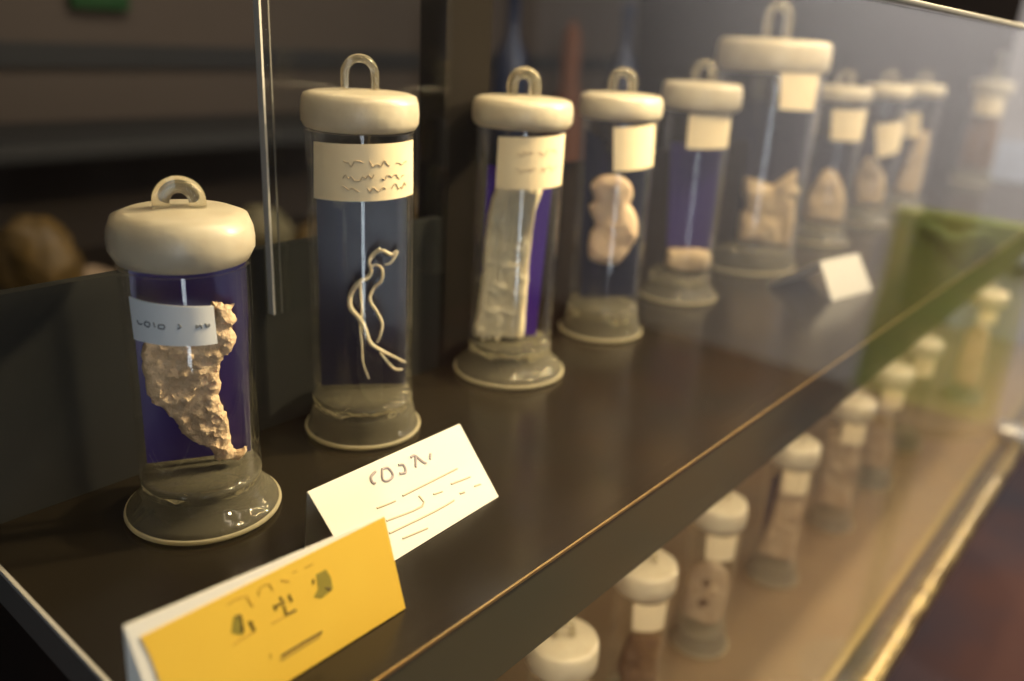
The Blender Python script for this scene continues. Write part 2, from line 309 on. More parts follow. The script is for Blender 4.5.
def puffed(bm, outline, y, thick, edge, lump=0.0, lump_scale=120.0, step=2.0, seed=0, ragged=0.0):
    """a piece of tissue: an outline (mm) filled, swollen to both sides and made lumpy"""
    rnd = random.Random(seed)
    src = smooth_line([(*p, 0) for p in outline + outline[:1]], 4)[:-1]
    poly = [Vector((p.x, p.y)) for p in src]
    if ragged:
        poly = [p + Vector((rnd.uniform(-ragged, ragged), rnd.uniform(-ragged, ragged))) for p in poly]
    xs = [p.x for p in poly]; ys = [p.y for p in poly]; n = len(poly)
    pts = []
    yy = min(ys); row = 0
    while yy < max(ys):
        xx = min(xs) + (step / 2 if row % 2 else 0)
        while xx < max(xs):
            q = Vector((xx, yy))
            if inside(q, poly) and min(seg_dist(q, poly[i], poly[(i + 1) % n]) for i in range(n)) > step * 0.45:
                pts.append(q)
            xx += step
        yy += step * 0.87; row += 1
    vs, es, fs, ov, oe, of = delaunay_2d_cdt(poly + pts, [(i, (i + 1) % n) for i in range(n)], [], 1, 1e-5)
    dist = [min(seg_dist(Vector(v), poly[i], poly[(i + 1) % n]) for i in range(n)) for v in vs]
    front, back = [], []
    for v, d in zip(vs, dist):
        h = thick * math.sqrt(max(0.0, 1 - (1 - min(d / edge, 1)) ** 2))
        nz = noise.fractal(Vector((v.x, v.y, seed * 7.3)) * lump_scale * 0.001, 1.0, 2.0, 4)
        hf = h * (1 + lump * nz); hb = h * (1 + lump * noise.noise(Vector((v.x, v.y, seed + 40)) * lump_scale * 0.001))
        if d < 1e-4:
            q = bm.verts.new((v.x * .001, y, v.y * .001)); front.append(q); back.append(q)
        else:
            front.append(bm.verts.new((v.x * .001, y - max(hf, h * .2), v.y * .001)))
            back.append(bm.verts.new((v.x * .001, y + max(hb, h * .2) * .6, v.y * .001)))
    for f in fs:
        if len({id(front[i]) for i in f}) < 3: continue
        try: bm.faces.new([front[i] for i in f])
        except ValueError: pass
        if any(front[i] is not back[i] for i in f):
            try: bm.faces.new([back[i] for i in reversed(f)])
            except ValueError: pass

def curved_label(bm, quad, R, n=14):
    """a paper patch wrapped on the jar wall; quad = TL, TR, BR, BL in (u, z) mm"""
    (x0, z0), (x1, z1), (x2, z2), (x3, z3) = [(a * .001, b * .001) for a, b in quad]
    th = lambda u: math.asin(max(-0.985, min(0.985, u / R)))
    out = []
    for off in (0.00015, 0.0006):
        g = []
        for j in range(5):
            t = j / 4; row = []
            ta = th(x0) * (1 - t) + th(x3) * t; tb = th(x1) * (1 - t) + th(x2) * t
            for i in range(n + 1):
                s = i / n
                a = ta * (1 - s) + tb * s
                z = (z0 * (1 - s) + z1 * s) * (1 - t) + (z3 * (1 - s) + z2 * s) * t
                row.append(bm.verts.new(((R + off) * math.sin(a), -(R + off) * math.cos(a), z)))
            g.append(row)
        out.append(g)
    a, b = out
    for j in range(4):
        for i in range(n):
            bm.faces.new((a[j][i], a[j][i + 1], a[j + 1][i + 1], a[j + 1][i]))
            bm.faces.new((b[j][i], b[j + 1][i], b[j + 1][i + 1], b[j][i + 1]))
    rim = [(0, i) for i in range(n + 1)] + [(j, n) for j in range(1, 5)] + [(4, i) for i in range(n - 1, -1, -1)] + [(j, 0) for j in range(3, 0, -1)]
    for (p, q), (r, s) in zip(rim, rim[1:] + rim[:1]):
        bm.faces.new((a[p][q], b[p][q], b[r][s], a[r][s]))

def label_strokes(bm, quad, R, strokes, w):
    """writing on a wrapped label; strokes in fractions (s across, t down) of the label"""
    (x0, z0), (x1, z1), (x2, z2), (x3, z3) = [(a * .001, b * .001) for a, b in quad]
    th = lambda u: math.asin(max(-0.985, min(0.985, u / R)))
    def at(s, t, off):
        a = (th(x0) * (1 - s) + th(x1) * s) * (1 - t) + (th(x3) * (1 - s) + th(x2) * s) * t
        z = (z0 * (1 - s) + z1 * s) * (1 - t) + (z3 * (1 - s) + z2 * s) * t
        return Vector(((R + off) * math.sin(a), -(R + off) * math.cos(a), z))
    for st in strokes:
        p = [at(s, t, 0.0007) for s, t in st]
        tube(bm, smooth_line(p, 3) if len(p) > 2 else p, w, n=6)

LEGLESS = None
def face_angle(P):
    return math.atan2(-P[0], P[1])      # local -y looks back towards the aisle at the left end

def tissue(name, P, z0, bm, mat, label, cat='specimen', group='specimens in the jars'):
    o = link(name, bm, mat)
    o.location = (P[0], P[1], z0); o.rotation_euler = (0, 0, face_angle(P))
    return tag(o, label, cat, group)

def jar(P, z0, d, label, group, loop_turn=0.0):
    """specimen jar: cast foot, tube, ground-glass stopper with a loop, label, coloured mounting plate"""
    R, Rl, Rb, zl, zt, zk = d['R'], d['Rl'], d['Rb'], d['zl'], d['zt'], d['zk']
    zf = d.get('zf', 0.030)
    root = empty('specimen_jar', (P[0], P[1], z0), face_angle(P), label, 'specimen jar', group)
    bm = bmesh.new()
    k = zf / 0.030
    lathe(bm, [(0, 0.0), (Rb - .003, 0.0), (Rb - .0008, .0012), (Rb, .003), (Rb - .0004, .0055), (Rb - .0022, .0080 * k), (R + (Rb - R) * .52, .0105 * k),
               (R + (Rb - R) * .26, .0135 * k), (R + .0010, .0165 * k), (R - .0002, .0200 * k), (R - .0010, .0232 * k), (R - .0002, .0258 * k),
               (R, .0275 * k), (R - .0015, .0296 * k), (0, .0298 * k)], 64)
    ft = link('foot', bm, M[d.get('foot_mat', 'jar_foot')], root, angle=60)
    bm = bmesh.new()
    pr = [(Rb + .0001 + .0012 * math.cos(q * PI / 4), .0030 + .0016 * math.sin(q * PI / 4)) for q in range(8)]
    lathe(bm, pr + pr[:1], 64)
    link('ground_rim', bm, M['foot_rim'], ft)  # added ring that carries the painted rim highlight
    bm = bmesh.new()
    w = 0.0022
    lathe(bm, [(R - w, zf + .0004), (R, zf + .0004), (R, zl - .0002), (R - w, zl - .0002), (R - w, zf + .0004)], 64)
    link('glass_tube', bm, M['jar_wall'], root)
    bm = bmesh.new()
    h = zt - zl; c = d.get('round', .006)
    lathe(bm, [(0, zl + .0002), (Rl - c, zl + .0002), (Rl - c * .35, zl + c * .25), (Rl, zl + c * .9), (Rl + .0002, zl + h * .5), (Rl - .0004, zt - c * 1.0),
               (Rl - c * .3, zt - c * .32), (Rl - c * 1.0, zt - .0004), (Rl - c * 2.2, zt), (Rl * .3, zt + .0008), (0, zt + .001)], 64)
    lid = link('lid', bm, M['lid'], root, angle=60)
    bm = bmesh.new()
    hw, hr = d.get('loop', (0.0095, 0.0034)), None
    lw, lr = hw
    top = zk - lr; rise = max(top - lw, zt + .0012)
    arc = [Vector((-lw, 0, zt - .001))]
    if rise > zt + .002: arc.append(Vector((-lw, 0, rise)))
    for q in range(1, 16):
        a = PI - PI * q / 16
        arc.append(Vector((lw * math.cos(a), 0, rise + (top - rise) * math.sin(a))))
    if rise > zt + .002: arc.append(Vector((lw, 0, rise)))
    arc.append(Vector((lw, 0, zt - .001)))
    ct, sn = math.cos(loop_turn), math.sin(loop_turn)
    arc = [Vector((p.x * ct, p.x * sn, p.z)) for p in arc]
    tube(bm, arc, lr, 12, 1.35)
    link('loop_handle', bm, M['loop'], lid, angle=60)
    if d.get('plate'):
        bm = bmesh.new()
        prism(bm, [(u, z) for u, z in d['plate']], .0035, .0060)
        link('mounting_plate', bm, M[d.get('plate_mat', 'plate')], root, smooth=False)
    if d.get('label'):
        bm = bmesh.new(); curved_label(bm, d['label'], R)
        lb = link('paper_label', bm, M[d.get('label_mat', 'label_cream')], root, angle=60)
        if d.get('strokes'):
            bm = bmesh.new(); label_strokes(bm, d['label'], R, d['strokes'], d.get('pen', .0005))
            link('handwriting', bm, M[d.get('ink', 'label_ink')], lb)
    return root

def scribble(rows, seed, s0=.2, s1=.85, amp=.045, breaks=(.12, .3)):
    """lines of small illegible letter loops, as in the photograph"""
    rnd = random.Random(seed); out = []
    for t in rows:
        s = s0
        while s < s1:
            L = rnd.uniform(*breaks); e = min(s + L, s1); n = max(3, int((e - s) / .022))
            out.append([(s + (e - s) * i / n, t + amp * rnd.choice((-1, 1, .3, -.4))) for i in range(n + 1)])
            s = e + rnd.uniform(.03, .07)
    return out

# ------------------------------------------------------------------ the upper row of jars
STD = dict(R=.036, Rl=.0400, Rb=.0455, zl=.2110, zt=.2340, zk=.2570, loop=(.0098, .0030), round=.006)
def spec_of(base, **kw):
    d = dict(base); d.update(kw); return d
UP = 'specimen jars on the upper shelf'

J = JAR_IN
for k in ('j7', 'j8', 'j9'):
    J[k]['plate'] = [(-25, 158), (25, 158), (25, 33), (-25, 33)]
J['j2']['plate'] = [(-30, 172), (31, 173), (31, 32), (-30, 32)]
J['j7']['spec'] = [(-26, 33), (28, 33), (31, 58), (22, 88), (8, 108), (-8, 110), (-20, 84), (-27, 60)]
J['j8']['spec'] = [(-22, 33), (22, 33), (24, 72), (8, 104), (-12, 112), (-26, 78)]
J['j9']['spec'] = [(-14, 33), (28, 33), (30, 96), (26, 146), (6, 140), (-4, 88)]
jar(JAR_AT['j1'], 0, spec_of(STD, R=.0345, Rl=.0378, Rb=.0440, zl=.1540, zt=.1835, zk=.2010, zf=.028, round=.010, loop=(.0092, .0046),
    plate=J['j1']['plate'], plate_mat='plate', label=J['j1']['label'], label_mat='label_white', ink='label_ink_grey',
    strokes=[[(.10, .50), (.12, .58), (.17, .56)], [(.22, .48), (.20, .56), (.25, .60), (.27, .50), (.22, .48)], [(.32, .46), (.33, .58)], [(.38, .50), (.37, .58), (.43, .59), (.44, .50), (.38, .50)],
             [(.59, .45), (.62, .51), (.58, .57)], [(.79, .46), (.78, .55), (.83, .47), (.84, .56)], [(.88, .44), (.90, .54), (.93, .46), (.92, .53), (.88, .44)]], pen=.00045),
    'shortest jar of the upper row, white label, crusty brown tissue before violet plate', UP)
jar(JAR_AT['j2'], 0, spec_of(STD, Rl=.0382, Rb=.0410, zt=.2405, zl=.2165, zk=.2635, plate=J['j2']['plate'], plate_mat='plate_grey', label=J['j2']['label'],
    strokes=scribble((.34, .58, .78), 4, .30, .88, .05), pen=.0004, loop=(.0096, .0026)),
    'tall clear jar with a cream label wrapped under its lid, holding a thin coiled worm', UP, .1)
jar(JAR_AT['j3'], 0, spec_of(STD, Rl=.0404, Rb=.0475, plate=J['j3']['plate'], plate_mat='plate_blue', label=J['j3']['label'],
    strokes=scribble((.3, .62), 9, .25, .8, .04), pen=.0003, loop=(.0092, .0044)),
    'tall jar filled with pale fibrous strands against a deep violet plate', UP, .25)
jar(JAR_AT['j4'], 0, spec_of(STD, Rl=.0392, Rb=.0415, plate=J['j4']['plate'], plate_mat='plate_navy', label=J['j4']['label'], loop=(.0092, .0042)),
    'tall jar holding a smooth pinkish tan lump before a dark navy plate', UP, .2)
jar(JAR_AT['j5'], 0, spec_of(STD, zt=.2425, zl=.2130, zk=.2655, Rl=.0436, plate=J['j5']['plate'], plate_mat='plate', label=J['j5']['label'], loop=(.0092, .0042)),
    'jar with a violet plate above a short tan block, just before the biggest jar', UP, .2)
jar(JAR_AT['j6'], 0, spec_of(STD, R=.0670, Rl=.0706, Rb=.0700, zl=.2520, zt=.2920, zk=.3360, zf=.030, round=.008, plate=J['j6']['plate'], plate_mat='plate_grey',
    label=J['j6']['label'], loop=(.013, .005)),
    'biggest and widest jar of the upper row, with a pronged tan specimen', UP, .3)
jar(JAR_AT['j7'], 0, spec_of(STD, plate=J['j7']['plate'], plate_mat='plate_grey', label=J['j7']['label'], loop=(.0092, .0042)),
    'blurred jar standing directly beyond the biggest jar, sloping tan specimen inside', UP, .2)
jar(JAR_AT['j8'], 0, spec_of(STD, plate=J['j8']['plate'], plate_mat='plate_grey', label=J['j8']['label'], loop=(.0092, .0042)),
    'blurred jar second beyond the biggest jar, low-hanging cream label under its lid', UP, .2)
jar(JAR_AT['j9'], 0, spec_of(STD, plate=J['j9']['plate'], plate_mat='plate_grey', label=J['j9']['label'], loop=(.0092, .0042)),
    'blurred jar third beyond the biggest jar, with a small cream label', UP, .2)
jar(JAR_AT['j10'], 0, spec_of(STD, R=.041, Rl=.046, Rb=.048, zl=.205, zt=.238, label=J['j10']['label'] and [(-30, 203), (30, 203), (31, 160), (-28, 160)], loop=(.0092, .0042)),
    'last jar at the far end of the upper row, holding dark brown tissue', UP, .2)

# specimens
bm = bmesh.new(); puffed(bm, J['j1']['spec'], -.004, .0050, 5.0, .6, 190, 1.5, 3, .7)
tissue('tissue_specimen', JAR_AT['j1'], 0, bm, M['crust'], 'ragged crusty brown sheet of tissue inside the shortest jar')
bm = bmesh.new()
def worm(pts, r0, r1, y):
    p = smooth_line([(u * .001, y, z * .001) for u, z in pts], 6); n = len(p)
    for i, q in enumerate(p): q.y += .0012 * math.sin(i * .35)
    tube(bm, p, [r0 + (r1 - r0) * math.sin(PI * min(1, max(0, i / (n - 1)))) if r1 > r0 else r0 + (r1 - r0) * i / (n - 1) for i in range(n)], 10)
worm(J['j2']['a'], .0007, .0017, -.006)
worm(J['j2']['b'], .0007, .0011, -.009)
worm(J['j2']['c'], .0011, .0005, -.003)
worm(J['j2']['d'], .0006, .0012, -.007)
worm(J['j2']['e'], .0006, .0010, -.008)
tissue('worm_specimen', JAR_AT['j2'], 0, bm, M['thread'], 'thin pale coiled worm hanging in the tall clear jar', 'worm')
bm = bmesh.new(); puffed(bm, J['j3']['spec'], -.004, .0060, 7.0, .5, 90, 2.2, 5, .4)
rnd = random.Random(8)
for k in range(13):
    s = (k + .5) / 13
    top = (-16 + 31 * s, 165 - rnd.uniform(0, 6)); bot = (-28 + 36 * s, 30 + rnd.uniform(0, 8))
    p = [((top[0] + (bot[0] - top[0]) * t + rnd.uniform(-.9, .9)) * .001, -.0088 - rnd.uniform(0, .0016), (top[1] + (bot[1] - top[1]) * t) * .001) for t in (0, .2, .4, .6, .8, 1)]
    tube(bm, smooth_line(p, 4), rnd.uniform(.0010, .0019), 8, .7)
tissue('fibre_specimen', JAR_AT['j3'], 0, bm, M['fibre'], 'bundle of pale upright fibres filling the jar with the deep violet plate')
bm = bmesh.new(); puffed(bm, J['j4']['spec'], -.004, .0085, 12.0, .25, 60, 2.2, 7)
tissue('organ_specimen', JAR_AT['j4'], 0, bm, M['flesh'], 'smooth two-lobed pinkish tan lump inside the jar with the navy plate')
bm = bmesh.new(); puffed(bm, [(u * .92, max(z, 33)) for u, z in J['j5']['block']], -.002, .012, 8.0, .3, 60, 2.5, 8)
tissue('block_specimen', JAR_AT['j5'], 0, bm, M['tan'], 'short tan block at the bottom of the jar before the biggest jar')
bm = bmesh.new(); puffed(bm, J['j6']['spec'], -.006, .013, 12.0, .4, 50, 3.0, 9)
tissue('pronged_specimen', JAR_AT['j6'], 0, bm, M['tan'], 'pronged tan piece of tissue standing in the biggest jar')
for k, lab in (('j7', 'sloping tan specimen in the jar directly beyond the biggest jar'), ('j8', 'narrow tan specimen in the second jar beyond the biggest jar'),
               ('j9', 'tan specimen in the third jar beyond the biggest jar')):
    bm = bmesh.new(); puffed(bm, J[k]['spec'], -.004, .009, 9.0, .4, 60, 3.0, 11)
    tissue('tissue_specimen', JAR_AT[k], 0, bm, M['tan'], lab)
bm = bmesh.new(); puffed(bm, [(-30, 34), (30, 34), (36, 70), (34, 130), (18, 172), (-14, 170), (-33, 120), (-36, 66)], -.004, .014, 14.0, .5, 40, 3.0, 13)
tissue('brown_specimen', JAR_AT['j10'], 0, bm, M['brown'], 'dark brown lump in the last jar at the far end')

# ------------------------------------------------------------------ the lower row of jars
LOWD = dict(foot_mat='seedy_foot', R=.0295, Rl=.0322, Rb=.0345, zl=.1720, zt=.2000, zk=.2180, zf=.026, loop=(.0075, .0030), round=.005)
LW = 'specimen jars on the lower floor'
low_jars = {
    'a': ('lower-floor jar showing only its pale lid at the bottom of the picture', dict()),
    'b': ('second jar from the bottom on the lower floor, dark interior under a pale label', dict()),
    'c': ('lower-floor jar with an oval tan specimen marked by two dark hollows', dict()),
    'd': ('lower-floor jar with tan tissue beside a greyish violet plate', dict(plate_mat='plate_grey')),
    'e': ('lower-floor jar fifth in its row, with a pale label and tan tissue', dict()),
    'f': ('lower-floor jar sixth in its row, tan tissue and no plate', dict()),
    'g': ('lower-floor jar seventh in its row, inside the edge of the green reflection', dict()),
    'h': ('farthest jar of the lower row, pale and tall inside the green reflection', dict()),
}
low_spec = {'b': ('brown', 'dark brown tissue in the second jar of the lower row'), 'c': ('tan', 'oval tan specimen with two dark hollows in a lower-floor jar'),
            'd': ('tan', 'tan tissue beside the greyish violet plate in a lower-floor jar'), 'e': ('tan', 'tan tissue in the fifth jar of the lower row'),
            'f': ('tan', 'tan tissue in the sixth jar of the lower row'), 'h': ('flesh', 'pale tissue in the farthest jar of the lower row')}
for k, (lab, extra) in low_jars.items():
    q = LOW_IN.get(k, {'spec': [(-18, 32), (18, 32), (19, 100), (12, 160), (-12, 160), (-19, 100)]})
    d = spec_of(LOWD, **extra)
    zz = {'b': .190, 'a': .188, 'c': .196, 'd': .205, 'e': .21, 'f': .21, 'g': .21, 'h': .24}[k]
    if k == 'h': d.update(R=.032, Rl=.038, Rb=.038)
    d['zt'] = zz; d['zl'] = zz - .028; d['zk'] = zz + .018
    d['label'] = [(-8, zz * 1000 - 30), (24, zz * 1000 - 30), (24, zz * 1000 - 62), (-6, zz * 1000 - 62)]
    if 'plate' in q: d['plate'] = [(max(-22, min(22, u)), min(z, zz * 1000 - 40)) for u, z in q['plate']]
    jar(LOW_AT[k], LOW_Z, d, lab, LW, .2)
    if k in low_spec:
        pts = [(max(-24, min(24, u * 1.3)), min(max(z, 30), zz * 1000 - 42)) for u, z in q['spec']]
        bm = bmesh.new(); puffed(bm, pts, -.003, .008, 8.0, .5, 70, 2.2, ord(k))
        t_ = tissue('tissue_specimen', LOW_AT[k], LOW_Z, bm, M[low_spec[k][0]], low_spec[k][1])
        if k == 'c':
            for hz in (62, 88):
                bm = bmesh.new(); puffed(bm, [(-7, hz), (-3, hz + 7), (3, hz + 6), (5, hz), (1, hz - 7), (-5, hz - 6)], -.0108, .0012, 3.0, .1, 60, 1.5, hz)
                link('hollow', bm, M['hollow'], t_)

# ------------------------------------------------------------------ cards
class Plane:
    def __init__(s, P0, P1, P2):
        s.o = Vector(P0); s.e1 = (Vector(P1) - s.o).normalized()
        n = s.e1.cross(Vector(P2) - s.o).normalized()
        s.e2 = n.cross(s.e1)
        if s.e2.z > 0: s.e2 = -s.e2
        s.n = s.e1.cross(s.e2); s.n = -s.n if s.n.y > 0 else s.n
    def at(s, a, b, off=0.0):
        return s.o + s.e1 * a * .001 + s.e2 * b * .001 + s.n * off

def slab_on(bm, pl, poly, off0, off1, root):
    a = [bm.verts.new(pl.at(x, y, off0) - root) for x, y in poly]
    b = [bm.verts.new(pl.at(x, y, off1) - root) for x, y in poly]
    bm.faces.new(a); bm.faces.new(b[::-1]); n = len(poly)
    for i in range(n):
        bm.faces.new((a[i], b[i], b[(i + 1) % n], a[(i + 1) % n]))

def ink_on(bm, pl, lines, w, off, root):
    for ln in lines:
        p = [pl.at(x, y, off) - root for x, y in ln]
        p = smooth_line(p, 3) if len(p) > 2 else p
        tube(bm, p, w, 6)

def fall(pl, poly):
    """clip an outline's lower points to the shelf"""
    out = []
    for x, y in poly:
        z = pl.at(x, y).z
        if z < .0006: y -= (.0006 - z) / -pl.e2.z * 1000
        out.append((x, y))
    return out

def tent(name, pl, front, label, group=None, depth=.004, cat='card'):
    c = pl.at(60, 50); root = Vector((c.x, c.y + depth * .4, 0))
    e = empty(name, root, 0, label, cat, group)
    bm = bmesh.new()
    front = fall(pl, front)
    slab_on(bm, pl, front, -.0006, -.0001, root)
    link('front_panel', bm, M['card_white'], e, smooth=False)
    bm = bmesh.new()                                   # rear leaf, folded down behind the ridge
    tl = pl.at(*front[0], -.0006); tr = pl.at(*front[1], -.0006)
    for q in ((0, 1),):
        a = [tl - root, tr - root, Vector((tr.x, tr.y + depth, .0006)) - root, Vector((tl.x, tl.y + depth, .0006)) - root]
        off = Vector((0, .0005, .0002))
        va = [bm.verts.new(p) for p in a]; vb = [bm.verts.new(p + off) for p in a]
        bm.faces.new(va); bm.faces.new(vb[::-1])
        for i in range(4): bm.faces.new((va[i], vb[i], vb[(i + 1) % 4], va[(i + 1) % 4]))
    link('rear_panel', bm, M['card_white'], e, smooth=False)
    return e, root

py_ = Plane((.118, .2785, .0465), (.245, .2775, .0455), (.245, .260, 0))
e, root = tent('tent_card', py_, [(-3.9, -7.6), (127.6, -1.4), (127.0, 49.5), (-1.0, 51.0)],
               'yellow-faced folded card with three dark characters, standing in front of the shortest jar', 'tent cards on the upper shelf')
bm = bmesh.new()
slab_on(bm, py_, fall(py_, [(.7, -1.0), (64, -1.0), (128.1, -.9), (127.1, 49.0), (5, 50.5), (3.6, 25), (2.2, 8)]), .0001, .0006, root)
ys = link('yellow_sheet', bm, M['card_yellow'], e, smooth=False); ys['label'] = 'yellow printed front sheet'
for key, mt, w in (('dark', 'ink_dark', .00055), ('faint', 'ink_faint', .00032)):
    bm = bmesh.new(); ink_on(bm, py_, YELLOW_INK[key], w, .0006, root)
    link('printed_character', bm, M[mt], ys)
for key, mt in (('olive', 'ink_olive'), ('band', 'ink_band')):
    for poly in YELLOW_INK[key]:
        bm = bmesh.new(); slab_on(bm, py_, poly, .0005, .0008, root)
        link('printed_patch', bm, M[mt], ys, smooth=False)

pw_ = Plane((.249, .3295, .0385), (.3635, .3345, .0385), (.3635, .298, 0))
e, root = tent('tent_card', pw_, [(-9.7, -3.6), (113.8, -1.0), (111.6, 52.8), (-7.5, 53.0)],
               'white folded card with a violet heading and faint lines, behind the yellow card', 'tent cards on the upper shelf')
for key, mt, w in (('violet', 'ink_violet', .0009), ('brown', 'ink_brown', .00065)):
    bm = bmesh.new(); ink_on(bm, pw_, WHITE_INK[key], w, .0, root)
    link('printed_line', bm, M[mt], e)

pc_ = Plane((.985, .334, .0445), (1.07, .318, .0445), (1.083, .2925, 0))
tent('tent_card', pc_, [(0, 0), (88, 0), (98, 52), (4, 52)], 'small blank white folded card at the foot of the biggest jar', 'tent cards on the upper shelf', .06)

# ------------------------------------------------------------------ the display case
X0, X1 = .118, 2.42
case = empty('display_case', (1.4, .3, FLOOR_Z), 0, 'long glass-fronted display case with a black upper shelf and gold bottom rail', 'display case')
def cpart(name, b, mat, bevel=0.0):
    o = box_obj(name, b, M[mat] if isinstance(mat, str) else mat, None, bevel)
    o.parent = case; o.matrix_parent_inverse = Matrix.Translation((-1.4, -.3, -FLOOR_Z))
    return o
cpart('upper_shelf', (X0 + .002, X1, SHELF_FRONT + .0012, SHELF_BACK, -.0014, 0), 'shelf')
cpart('shelf_core', (X0 + .002, X1, SHELF_FRONT + .016, SHELF_BACK, -.020, -.0014), 'dark_post')
cpart('shelf_fascia', (X0 + .004, X1, SHELF_FRONT + .0025, SHELF_FRONT + .016, SLAB_BOTTOM, -.0014), 'fascia')
cpart('shelf_underside', (X0 + .004, X1, SHELF_FRONT + .016, SHELF_BACK, SLAB_BOTTOM, SLAB_BOTTOM + .012), 'fascia')
cpart('front_edge_strip', (X0 + .002, X1, SHELF_FRONT, SHELF_FRONT + .0012, -.0014, .0004), 'brass')
cpart('end_edge_strip', (X0, X0 + .002, SHELF_FRONT, SHELF_BACK, -.0025, .0006), 'bright_edge')
cpart('end_plate', (X0 - .0005, X0 + .002, SHELF_FRONT, SHELF_BACK, -.024, -.0025), 'end_metal')
cpart('end_panel', (X0 + .0005, X0 + .004, SHELF_FRONT, SHELF_BACK, FLOOR_Z, -.024), 'dark_post')
cpart('lower_floor', (X0 + .004, X1, .196, SHELF_BACK, LOW_Z - .02, LOW_Z), 'low_board')
cpart('floor_lip', (X0, X1, .184, .196, LOW_Z - .02, LOW_Z + .004), 'lip_brass', .003)
cpart('glass_channel', (X0, X1, .163, .184, LOW_Z - .02, LOW_Z - .004), 'rail_dark')
cpart('bottom_rail', (X0, 1.735, .143, .163, LOW_Z - .02, LOW_Z + .003), 'gold_rail', .003)
cpart('bottom_rail', (1.765, X1, .143, .163, LOW_Z - .02, LOW_Z + .003), 'gold_rail', .003)
cpart('rail_bracket', (1.72, 1.78, .138, .196, LOW_Z - .012, LOW_Z + .022), 'steel', .004)
cpart('plinth', (X0 + .005, X1, .33, SHELF_BACK + .1, FLOOR_Z, LOW_Z - .02), 'walnut')
cpart('lower_back_wall', (X0 + .004, X1, SHELF_BACK + .001, SHELF_BACK + .012, LOW_Z - .02, SLAB_BOTTOM), 'low_board')
cpart('back_panel', (-.30, .492, SHELF_BACK + .001, SHELF_BACK + .010, SLAB_BOTTOM, .134), 'low_back')
cpart('back_post', (.492, .545, SHELF_BACK + .001, SHELF_BACK + .03, SLAB_BOTTOM, .52), 'dark_post')
cpart('back_panel', (.545, 2.0, SHELF_BACK + .001, SHELF_BACK + .010, SLAB_BOTTOM, .165), 'dark_panel')
cpart('back_pane', (.3275, .492, SHELF_BACK - .006, SHELF_BACK - .001, 0.088, .52), 'back_pane')
cpart('pane_edge', (.3215, .3275, SHELF_BACK - .006, SHELF_BACK - .001, 0.088, .52), 'back_pane')
cpart('pane_edge', (.3264, .3274, SHELF_BACK - .0066, SHELF_BACK - .006, 0.088, .52), 'end_metal')
cpart('pane_edge', (.3200, .3215, SHELF_BACK - .0065, SHELF_BACK - .0005, 0.088, .52), 'bright_edge')  # this and the dull strip above paint highlight lines on the glass edge
cpart('top_rail', (X0, X1, .149, .157, .306, .3095), 'end_metal', .001)
cpart('front_pane', (-.35, 1.748, GLASS_Y, GLASS_Y + .006, LOW_Z + .004, .306), 'pane')
cpart('front_pane', (1.752, X1 - .012, GLASS_Y, GLASS_Y + .006, LOW_Z + .004, .306), 'pane')
cpart('corner_post', (X1 - .012, X1, .146, .160, LOW_Z, .306), 'steel')
cpart('corner_post', (X1 - .014, X1, .465, .482, 0, .306), 'steel')

# ------------------------------------------------------------------ background cabinet and what stands on it
cab = empty('background_cabinet', (1.2, 1.75, FLOOR_Z), 0, 'dark walnut cabinet behind the case, dim stones and bottles on its shelf', 'cabinet')
def bpart(name, b, mat, bevel=0.0):
    o = box_obj(name, b, M[mat], None, bevel)
    o.parent = cab; o.matrix_parent_inverse = Matrix.Translation((-1.2, -1.75, -FLOOR_Z)); return o
bpart('cabinet_body', (-.2, 3.1, 1.55, 2.1, FLOOR_Z, -.27), 'walnut')
bpart('cabinet_back', (-.2, 3.1, 2.09, 2.12, -.27, .0), 'walnut')
bpart('top_board', (-.2, 1.95, 1.72, 2.1, .0, .035), 'band', .004)
rnd = random.Random(21)
def stone(x, y, z, r, mat, label, h=1.0):
    bm = bmesh.new()
    bmesh.ops.create_icosphere(bm, subdivisions=4, radius=r)
    sd = rnd.uniform(0, 90)
    for v in bm.verts:
        n = noise.fractal(v.co * (1.2 / r) * .7 + Vector((sd, 0, 0)), 1.0, 2.0, 4)
        v.co *= 1 + .28 * n
        v.co.z *= h
    lo = min(v.co.z for v in bm.verts)
    for v in bm.verts:
        v.co.z -= lo
        if v.co.z < r * .12: v.co.z = 0
    o = link('stone', bm, M[mat], angle=70); o.location = (x, y, z)
    return tag(o, label, 'stone', 'dim stones on the background cabinet')
B_STONES = [(.60, .075, 'amber', 1.2, 'amber stone at the picture edge on the background cabinet'),
    (.70, .055, 'pale_stone', .6, 'flat pale stone on the background cabinet beside the amber one'),
    (.83, .070, 'olive_stone', 1.1, 'upright olive stone on the background cabinet'),
    (.97, .060, 'pale_stone', .8, 'round pale stone seen behind the shortest jar lid'),
    (1.10, .065, 'olive_stone', 1.2, 'tall olive stone third before the glass edge on the background cabinet'),
    (1.24, .060, 'amber', .8, 'low amber stone near the upright glass edge'),
    (1.38, .055, 'olive_stone', .9, 'small olive stone seen just past the upright glass edge'),
    (1.62, .075, 'amber', .9, 'wide amber stone seen beside the tall jar with the worm'),
    (1.76, .060, 'olive_stone', 1.1, 'olive stone at the dark post on the background cabinet')]
for x, r, mt, h, lab in B_STONES:
    stone(x, 1.66 + rnd.uniform(-.02, .02), -.27, r, mt, lab, h)
def reflection_shape(x, y, z, r, h, mat, label):  # solid shapes added in place of blue reflections in the glass
    bm = bmesh.new()
    lathe(bm, [(0, 0), (r * .9, 0), (r, r * .1), (r, h * .55), (r * .8, h * .68), (r * .35, h * .76), (r * .32, h * .92), (r * .42, h * .93), (r * .42, h), (0, h)], 32)
    o = link('bottle', bm, M[mat], angle=50); o.location = (x, y, z)
    return tag(o, label, 'bottle', 'blue bottles on the background cabinet')
